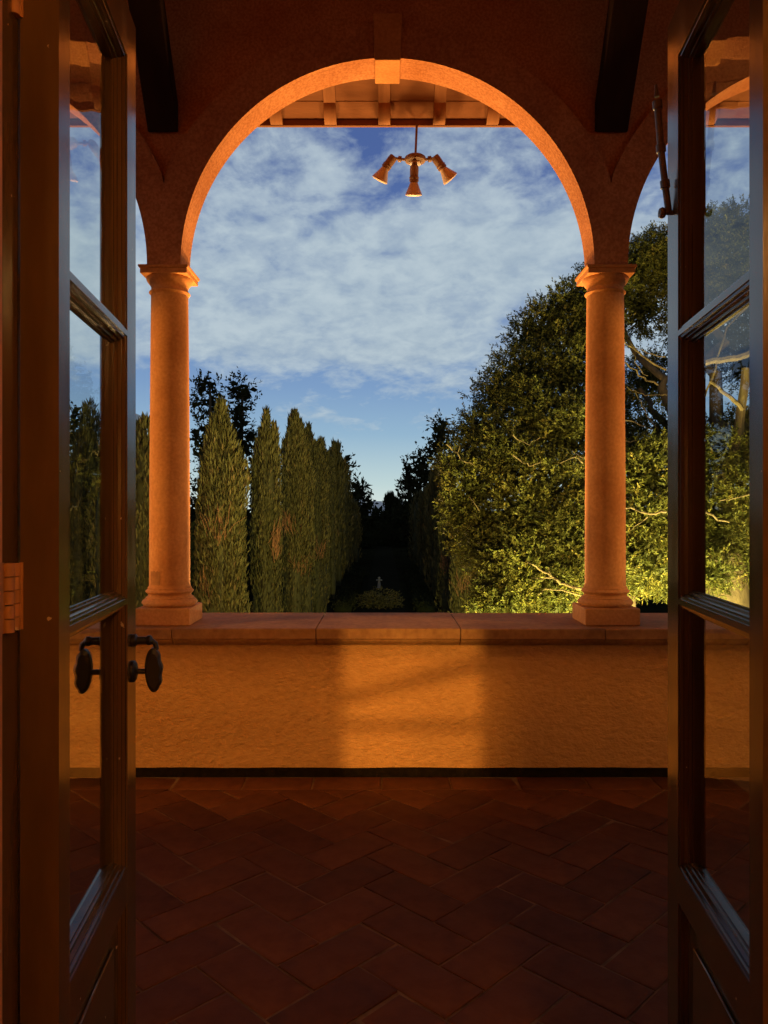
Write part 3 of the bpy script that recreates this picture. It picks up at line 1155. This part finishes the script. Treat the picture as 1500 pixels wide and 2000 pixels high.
GL = 'cypresses lining the left of the avenue'
GR = 'cypresses lining the right of the avenue'
cyp = [  # X, top y, Y, radius, blades, label, dead
    (437, 812, 21.5, .64, 36000, 'floodlit cypress nearest the left column, in front of the tall dark trees', 2),
    (409, 872, 21.8, .34, 12000, 'slim lower cypress hugging the left flank of the one nearest the left column', 0),
    (520, 822, 27.5, .50, 26000, 'narrow flat topped floodlit cypress, second along from the left column', 2),
    (575, 822, 31.5, .74, 38000, 'tallest floodlit cypress in the middle of the left row', 3),
    (607, 846, 36, .80, 22000, 'floodlit cypress half hidden behind the tallest of the left row', 1),
    (632, 872, 42, .62, 10000, 'dimly lit cypress where the left row sinks into shade', 0),
    (652, 882, 50, .7, 6000, 'last cypress of the left row with any light on it', 0),
    (667, 912, 60, .8, 4500, 'dark cypress just past the last lit one of the left row', 0),
    (683, 990, 74, 1.1, 4000, 'lower dark cypress towards the far end of the left row', 0),
]
for X, yt, Y, r, n, lab, dead in cyp:
    p = px(X, yt, Y)
    cypress(p.x, Y, p.z, r, n, lab, GL, dead=dead, spires=9 if Y < 40 else 6, blade=.19 if Y < 45 else .4)
# beyond the left column, seen beside the door
for X, yt, Y, r, n, lab in ((283, 845, 22, .42, 7000, 'cypress between the left column and the left door'),
                            (266, 850, 25, .36, 5000, 'slim cypress right beside the edge of the left door'),
                            (176, 812, 24, .55, 6000, 'pointed cypress seen through the middle pane of the left door'),
                            (158, 868, 22, .40, 5000, 'lower cypress seen through the middle pane of the left door'),
                            (215, 905, 20, .55, 6000, 'low broad cypress seen through the left door behind its stile')):
    p = px(X, yt, Y)
    cypress(p.x, Y, p.z, r, n, lab, 'cypresses beyond the left door', spires=4)
cyr = [(884, 1000, 34, .62, 7000, 'brownish cypress at the left foot of the big floodlit tree', 2),
       (905, 1085, 30, .45, 5000, 'short brownish cypress nearest the big floodlit tree', 1),
       (862, 930, 44, .90, 5000, 'dark cypress behind the brownish one, right of the avenue', 0),
       (842, 965, 58, 1.0, 4000, 'dark cypress in the middle of the right row', 0),
       (822, 975, 72, 1.0, 3500, 'farthest dark cypress of the right row', 0)]
for X, yt, Y, r, n, lab, dead in cyr:
    p = px(X, yt, Y)
    cypress(p.x, Y, p.z, r, n, lab, GR, dead=dead, spires=4, blade=.19 if Y < 40 else .4)
for X, yt, Y, r, lab in ((763, 974, 150, 1.3, 'tall thin dark cypress left of a pair at the end of the avenue'),
                         (774, 986, 152, 1.1, 'lower thin dark cypress right of a pair at the end of the avenue')):
    p = px(X, yt, Y)
    cypress(p.x, Y, p.z, r, 2500, lab, 'thin cypresses at the end of the avenue', mat='darkleaf', spires=3, blade=.9)


# ------------------------------------------------------------------ broadleaf trees
def crown_points(clumps, per_area, leaf, twig_leaves=11, inner=True):
    """clumps: (centre, radius).  Leaves sit on twigs spread through each clump's shell."""
    P_, D_, L_, T_ = [], [], [], []
    for c_, r in clumps:
        nt_ = max(8, int(per_area * r * r))
        dirs = unit(RNG.normal(size=(nt_, 3)))
        seed = RNG.uniform(0, 90)
        lump = np.array([mnoise.noise(tuple(d * 2.1 + seed)) for d in dirs])
        rad = r * (.98 + .42 * lump) * RNG.uniform(.62, 1.03, nt_)
        base = np.array(c_) + dirs * rad[:, None] * np.array([1, 1, .9])
        tdir = unit(dirs + RNG.normal(0, .45, (nt_, 3)) + np.array([0, 0, .18]))
        tt = np.clip(.42 + lump * .5 + RNG.normal(0, .15, nt_), 0, 1)
        k = twig_leaves
        along = np.tile(np.linspace(0, 1, k), nt_) * leaf * 2.7
        b = np.repeat(base, k, 0) + np.repeat(tdir, k, 0) * along[:, None]
        ld = unit(np.repeat(tdir, k, 0) * .75 + RNG.normal(0, .62, (nt_ * k, 3)))
        P_.append(b); D_.append(ld)
        L_.append(leaf * RNG.uniform(.65, 1.25, nt_ * k))
        T_.append(np.clip(np.repeat(tt, k) + RNG.normal(0, .14, nt_ * k), 0, 1))
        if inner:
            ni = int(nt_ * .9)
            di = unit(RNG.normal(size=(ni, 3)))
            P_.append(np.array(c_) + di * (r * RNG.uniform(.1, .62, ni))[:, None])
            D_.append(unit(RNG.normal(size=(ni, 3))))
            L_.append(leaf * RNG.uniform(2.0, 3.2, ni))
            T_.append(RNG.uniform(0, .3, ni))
    return np.concatenate(P_), np.concatenate(D_), np.concatenate(L_), np.concatenate(T_)


def bez(a, b, c_, n):
    a, b, c_ = Vector(a), Vector(b), Vector(c_)
    return [a * (1 - t) ** 2 + b * 2 * t * (1 - t) + c_ * t * t for t in (i / n for i in range(n + 1))]


def limb(mb, a, b, r0, r1, sag=.3, n=9, seg=8):
    a, b = Vector(a), Vector(b)
    m_ = a.lerp(b, .5) + Vector((RNG.normal(0, .12), RNG.normal(0, .12), sag)) * (b - a).length * .5
    pts = bez(a, m_, b, n)
    sc = (b - a).length * .025
    pts = [p + Vector((RNG.normal(0, sc), RNG.normal(0, sc), RNG.normal(0, sc))) * (0 < i < n) for i, p in enumerate(pts)]
    mb.tube(pts, [r0 + (r1 - r0) * i / n for i in range(n + 1)], seg)
    return pts


def dark_tree(name, label, cat, base, clumps, leaf, per_area, group, trunks, mat='darkleaf'):
    t = thing(name, base, label, cat, group)
    P_, D_, L_, T_ = crown_points(clumps, per_area, leaf, 8, True)
    me = cloud_mesh('crown', P_, D_, L_, L_ * RNG.uniform(.35, .6, len(L_)), T_)
    link_mesh(me, 'crown', M[mat], t)
    mb = MB()
    for pts, r0, r1 in trunks:
        n = len(pts)
        mb.tube(pts, [r0 + (r1 - r0) * i / (n - 1) for i in range(n)], 8)
    mb.build('trunk', M['darkbark'], t)
    return t


# big floodlit tree on the right
def big_tree():
    base = px(1425, 1390, 14.5)
    base.z = GZ
    t = thing('broadleaf_tree', base, 'big floodlit broadleaf tree filling the right of the view', 'tree')
    cl = [  # X, y, radius px, depth
        (896, 905, 44, 15.5), (940, 845, 58, 16), (905, 1000, 46, 15.2), (985, 905, 82, 15.5), (975, 770, 52, 16.5), (1020, 730, 66, 17),
        (1035, 820, 84, 16.2), (950, 1060, 66, 15), (930, 950, 62, 15.2), (1040, 655, 50, 17.5), (1085, 625, 58, 17.5), (1110, 730, 88, 17), (1120, 590, 46, 17.5), (1150, 640, 66, 17.5),
        (1105, 850, 90, 16), (1060, 960, 86, 15.2), (1010, 1010, 70, 14.8), (975, 1140, 52, 14.2), (948, 1185, 32, 14), (1020, 1110, 78, 14.2), (1100, 1060, 88, 14.6),
        (1090, 1170, 66, 13.8), (1000, 1190, 48, 13.6), (1150, 960, 80, 15.5), (1160, 1130, 70, 14.2), (1190, 1050, 74, 15),
        (1180, 560, 60, 18), (1245, 520, 58, 18.5), (1290, 500, 56, 18.5), (1250, 600, 66, 19), (1330, 520, 70, 18.5),
        (1190, 800, 64, 19), (1270, 740, 56, 20), (1265, 930, 88, 15.2), (1225, 870, 56, 17), (1310, 860, 70, 17), (1255, 1020, 72, 14.8), (1250, 1105, 64, 14.4), (1310, 1050, 80, 15), (1300, 1130, 46, 14.6),
        (1390, 470, 66, 18.5), (1440, 460, 60, 18.5), (1400, 560, 80, 19), (1470, 560, 80, 19), (1370, 660, 70, 20), (1480, 690, 80, 20),
        (1390, 900, 76, 15.6), (1450, 860, 70, 16.5), (1400, 1020, 86, 15), (1470, 980, 80, 15), (1480, 1100, 60, 15), (1395, 1120, 40, 14),
        (1560, 520, 100, 19), (1560, 700, 110, 18), (1570, 900, 110, 16), (1570, 1060, 90, 15), (1660, 640, 110, 18), (1660, 850, 110, 17), (1660, 1040, 100, 16)]
    clumps = []
    for X, y, r, Y in cl:
        clumps.append((tuple(px(X, y, Y)), r * Y / F))
    P_, D_, L_, T_ = crown_points(clumps, 1350, .064, 12)
    me = cloud_mesh('crown', P_, D_, L_, L_ * RNG.uniform(.32, .46, len(L_)), T_)
    link_mesh(me, 'crown', M['ficus'], t)
    # trunk with buttresses
    tb = MB()
    fork = px(1415, 1085, 15.2)
    tb.tube([base + Vector((0, 0, -.1)), base.lerp(fork, .25) + Vector((.05, 0, 0)), base.lerp(fork, .6), fork], [.95, .62, .50, .40], 16)
    for a in range(7):
        an = a / 7 * 2 * PI + .3
        o = Vector((math.cos(an), math.sin(an), 0))
        tb.tube([base + o * 1.6 + Vector((0, 0, -.1)), base + o * .8 + Vector((0, 0, .5)), base.lerp(fork, .45) + o * .30], [.12, .24, .14], 8)
    tb.build('trunk', M['bark'], t)
    lb = [(fork, px(1215, 640, 18), .17, .05), (fork, px(1380, 560, 18.5), .20, .06), (fork, px(1560, 640, 18), .18, .05), (fork, px(1120, 800, 16.5), .15, .04),
          (fork, px(1060, 960, 15.4), .13, .03), (fork, px(1010, 1090, 14.4), .12, .03), (fork, px(1250, 760, 18), .15, .05), (fork, px(1180, 1010, 15), .11, .03), (fork, px(1470, 800, 16.5), .15, .05)]
    for a, b, r0, r1 in lb:
        mb = MB()
        limb(mb, a, b, r0, r1, .22, 10, 10)
        mb.build('limb', M['bark'], t)
    # bare branches showing on the face of the crown: runs of pixels at a depth just in front of the leaves
    runs = [([(872, 868), (893, 884), (905, 902), (925, 908)], 14.6, .035, .015), ([(893, 884), (898, 870)], 14.6, .016, .01),
            ([(1003, 888), (1022, 905), (1040, 910), (1056, 902)], 14.4, .028, .018), ([(1000, 850), (1030, 868), (1055, 855)], 14.6, .022, .012),
            ([(918, 970), (936, 998)], 14.1, .018, .01),
            ([(1142, 1152), (1105, 1142), (1080, 1128), (1050, 1110), (1030, 1098)], 13.0, .060, .022), ([(1080, 1128), (1060, 1132), (1040, 1128)], 13.0, .030, .014),
            ([(1075, 1120), (1070, 1108)], 13.0, .018, .01), ([(1140, 1165), (1100, 1152), (1065, 1150), (1050, 1162)], 12.9, .032, .012),
            ([(1300, 722), (1262, 700), (1235, 680), (1216, 665), (1212, 640)], 15.8, .050, .022), ([(1300, 697), (1262, 690), (1232, 672)], 15.9, .028, .014),
            ([(1285, 752), (1258, 738), (1230, 716), (1215, 702)], 15.6, .048, .022), ([(1262, 735), (1245, 715), (1236, 690)], 15.5, .022, .012),
            ([(1300, 773), (1262, 772), (1240, 764), (1225, 755)], 15.6, .026, .012), ([(1282, 835), (1262, 812), (1250, 785), (1240, 766)], 15.4, .024, .012),
            ([(1222, 818), (1250, 832), (1275, 838)], 15.2, .03, .016), ([(1222, 862), (1250, 862)], 15.2, .03, .02),
            ([(1302, 998), (1270, 1003), (1240, 996), (1217, 992)], 13.6, .045, .028), ([(1262, 1010), (1245, 1026), (1232, 1036)], 13.6, .018, .01),
            ([(1140, 905), (1122, 893), (1108, 898), (1094, 905)], 14.2, .026, .012), ([(1142, 895), (1125, 888), (1118, 880)], 14.2, .018, .01),
            ([(1340, 720), (1390, 705), (1440, 698), (1480, 685)], 15.0, .14, .16), ([(1365, 800), (1385, 760), (1400, 700), (1420, 640), (1460, 600)], 15.4, .05, .03),
            ([(1390, 745), (1425, 775), (1450, 800)], 15.0, .07, .10), ([(1372, 998), (1400, 1012), (1425, 1020)], 13.8, .05, .03),
            ([(1475, 960), (1440, 972), (1405, 978)], 13.8, .03, .02), ([(1455, 720), (1445, 830), (1430, 900)], 15.4, .18, .22)]
    for pts, Y, r0, r1 in runs:
        mb = MB()
        q = [px(a, b, Y) for a, b in pts]
        # subdivide and roughen
        out = []
        for i in range(len(q) - 1):
            for k in range(3):
                out.append(q[i].lerp(q[i + 1], k / 3) + Vector((RNG.normal(0, .012), RNG.normal(0, .05), RNG.normal(0, .012))))
        out.append(q[-1])
        n = len(out)
        mb.tube(out, [.46 * (r0 + (r1 - r0) * i / (n - 1)) for i in range(n)], 7)
        mb.build('branch', M['bark'], t)
    return t


big_tree()

# pale roots / low trunk seen beside the right column
rt = thing('leaning_trunk', (5.3, 16.4, GZ), 'pale floodlit leaning trunk low behind the right column', 'trunk')
mb = MB()
limb(mb, Vector((5.3, 16.4, GZ)), px(1232, 1160, 16.0), .26, .10, .1, 8, 10)
mb.build('trunk', M['bark'], rt)

# tall dark trees behind the left cypresses
def ragged(X0, X1, y0, y1, Y, n, rmin, rmax, taper=.5):
    out = []
    for k in range(n):
        q = (k + RNG.uniform(0, 1)) / n
        y_ = y0 + (y1 - y0) * q
        half = (X1 - X0) / 2 * (taper + (1 - taper) * min(1, q * 1.6))
        X = (X0 + X1) / 2 + RNG.uniform(-1, 1) * half
        out.append((tuple(px(X, y_, Y + RNG.uniform(-1.5, 1.5))), RNG.uniform(rmin, rmax) * Y / F))
    return out


b = px(412, 1340, 52); b.z = GZ
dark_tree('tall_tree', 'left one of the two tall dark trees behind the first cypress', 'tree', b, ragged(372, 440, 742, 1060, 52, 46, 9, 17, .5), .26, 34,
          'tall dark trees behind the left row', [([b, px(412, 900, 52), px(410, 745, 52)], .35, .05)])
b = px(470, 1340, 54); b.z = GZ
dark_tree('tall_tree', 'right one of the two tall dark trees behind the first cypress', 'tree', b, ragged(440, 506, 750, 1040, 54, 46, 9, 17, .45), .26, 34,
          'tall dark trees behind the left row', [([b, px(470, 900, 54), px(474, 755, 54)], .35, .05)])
far = [  # X range, y range, Y, n, rmin, rmax, label
    (640, 684, 890, 1060, 80, 26, 8, 14, 'dark ragged tree behind the end of the left cypress row', 'far dark trees left of the avenue'),
    (676, 724, 950, 1080, 105, 26, 8, 14, 'rounded dark tree left of the gap at the end of the avenue', 'far dark trees left of the avenue'),
    (785, 810, 915, 1080, 110, 26, 7, 12, 'slim dark tree right of the gap at the end of the avenue', 'far dark trees right of the avenue'),
    (806, 850, 890, 1080, 86, 30, 9, 15, 'broad dark tree between the slim one and the big floodlit tree', 'far dark trees right of the avenue'),
    (838, 882, 828, 1060, 66, 36, 9, 15, 'tall dark tree rising behind the left edge of the floodlit one', 'far dark trees right of the avenue'),
    (732, 756, 1000, 1080, 160, 14, 7, 12, 'small round dark tree in the middle of the far gap', 'far dark trees in the gap'),
    (700, 730, 1012, 1080, 150, 12, 7, 12, 'low dark tree in the left of the far gap', 'far dark trees in the gap'),
    (768, 795, 992, 1080, 145, 16, 7, 11, 'low dark tree in the right of the far gap', 'far dark trees in the gap'),
    (136, 152, 795, 1060, 46, 22, 7, 13, 'dark feathery tree at the left edge of the left door glass', 'dark trees beyond the left door'),
    (960, 1010, 660, 800, 26, 0, 8, 12, '', ''),
]
for X0, X1, y0, y1, Y, n, ra, rb, lab, grp in far:
    if n == 0:
        continue
    b = px((X0 + X1) / 2, 1300, Y); b.z = GZ
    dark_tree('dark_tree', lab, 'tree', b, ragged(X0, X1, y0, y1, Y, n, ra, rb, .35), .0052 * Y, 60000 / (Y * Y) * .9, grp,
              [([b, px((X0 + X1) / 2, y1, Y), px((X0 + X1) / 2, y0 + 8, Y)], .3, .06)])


# hedges and undergrowth filling the foot of the avenue
def hedge(name, label, x0, x1, y0, y1, z1, n, leaf, mat='darkleaf'):
    P_ = np.stack([RNG.uniform(x0, x1, n), RNG.uniform(y0, y1, n), GZ + (z1 - GZ) * RNG.uniform(0, 1, n) ** .6], 1)
    P_[:, 2] *= 1
    D_ = unit(RNG.normal(size=(n, 3)) + np.array([0, 0, .5]))
    L_ = leaf * RNG.uniform(.6, 1.3, n)
    bx = MB().box(x0 + leaf, x1 - leaf, y0 + leaf, y1 - leaf, GZ, z1 - leaf)
    me = cloud_mesh(name, P_, D_, L_, L_ * .45, RNG.uniform(0, 1, n), (bx.v, bx.f))
    o = bpy.data.objects.new(name, me)
    me.materials.append(M[mat])
    COL.objects.link(o)
    return tag(o, label, 'hedge')


hedge('hedge', 'dark hedge crossing the far end of the avenue', -26, 26, 112, 116, .1, 9000, .5)
hedge('hedge', 'dark hedge behind the left cypresses', -16, -7.6, 30, 84, .9, 16000, .45)
hedge('hedge', 'dark hedge behind the right cypresses', 7.2, 12, 40, 90, .9, 9000, .5)
hedge('low_hedge', 'low clipped hedge left of the garden path', -2.6, -1.5, 38, 62, -3.05, 5000, .14)
hedge('low_hedge', 'low clipped hedge right of the garden path', 1.5, 2.6, 38, 62, -3.05, 5000, .14)

# ------------------------------------------------------------------ white garden cross and ornament
q = px(740.5, 1148, 50); zc0 = q.z
st = thing('garden_cross', (q.x, 50, GZ), 'small white stone cross standing in the dark avenue', 'cross')
MB().box(q.x - .22, q.x + .22, 49.8, 50.2, GZ, zc0).build('pedestal', M['darkbark'], st)
MB().lathe([(.13, 0), (.11, .1), (.085, .35), (.075, .5), (.095, .52), (.06, .60), (.085, .64), (.07, .70), (0, .72)], 14, (q.x, 50, zc0), cap=False).build('shaft', M['pale'], st)
MB().box(q.x - .20, q.x + .20, 49.94, 50.06, zc0 + .46, zc0 + .54).build('arms', M['pale'], st, bevel=.03)
q = px(742, 1185, 40)
sh = thing('round_shrub', (q.x, 40, GZ), 'low rounded shrub in front of the white garden cross', 'shrub')
P_, D_, L_, T_ = crown_points([((q.x, 40, GZ + .35), .75), ((q.x - .6, 40.4, GZ + .25), .55), ((q.x + .65, 40.3, GZ + .25), .55)], 500, .06, 10)
link_mesh(cloud_mesh('crown', P_, D_, L_, L_ * .45, T_), 'crown', M['cypress'], sh)

# ------------------------------------------------------------------ far buildings
bt = thing('apartment_block', (px(200, 900, 120).x, 120, GZ), 'pale apartment block with dark window bands seen through the left door', 'building')
x0, x1 = px(184, 0, 120).x, px(236, 0, 120).x
ztop = px(0, 812, 120).z
MB().box(x0, x1, 120, 132, GZ, ztop).build('wall', M['concrete'], bt)
MB().box(x0 + .4, x1 + .2, 121, 130, ztop, ztop + 1.2).build('roof', M['concrete'], bt)
zf = ztop - 1.4
while zf > GZ + 3:
    f = MB().box(x0 - .1, x1 + .1, 119.55, 119.97, zf - 1.9, zf - .1).build('window_band', M['window_dark'], bt)
    MB().box(x0 - .15, x1 + .15, 119.2, 119.96, zf - 2.9, zf - 1.95).build('balcony_slab', M['concrete'], bt)
    zf -= 3.3
city = MB()
rr = random.Random(3)
for k in range(150):
    X = rr.uniform(560, 930)
    Y = rr.uniform(900, 1500)
    w = rr.uniform(6, 22)
    h = rr.uniform(6, 15) * rr.choice((1, 1, 1, 1.7))
    x = px(X, 0, Y).x
    city.box(x - w / 2, x + w / 2, Y, Y + w, GZ, GZ + h)
ct = city.build('distant_city', M['concrete'])
tag(ct, 'city buildings along the horizon in the far gap, haze put into their pale colour', kind='stuff')
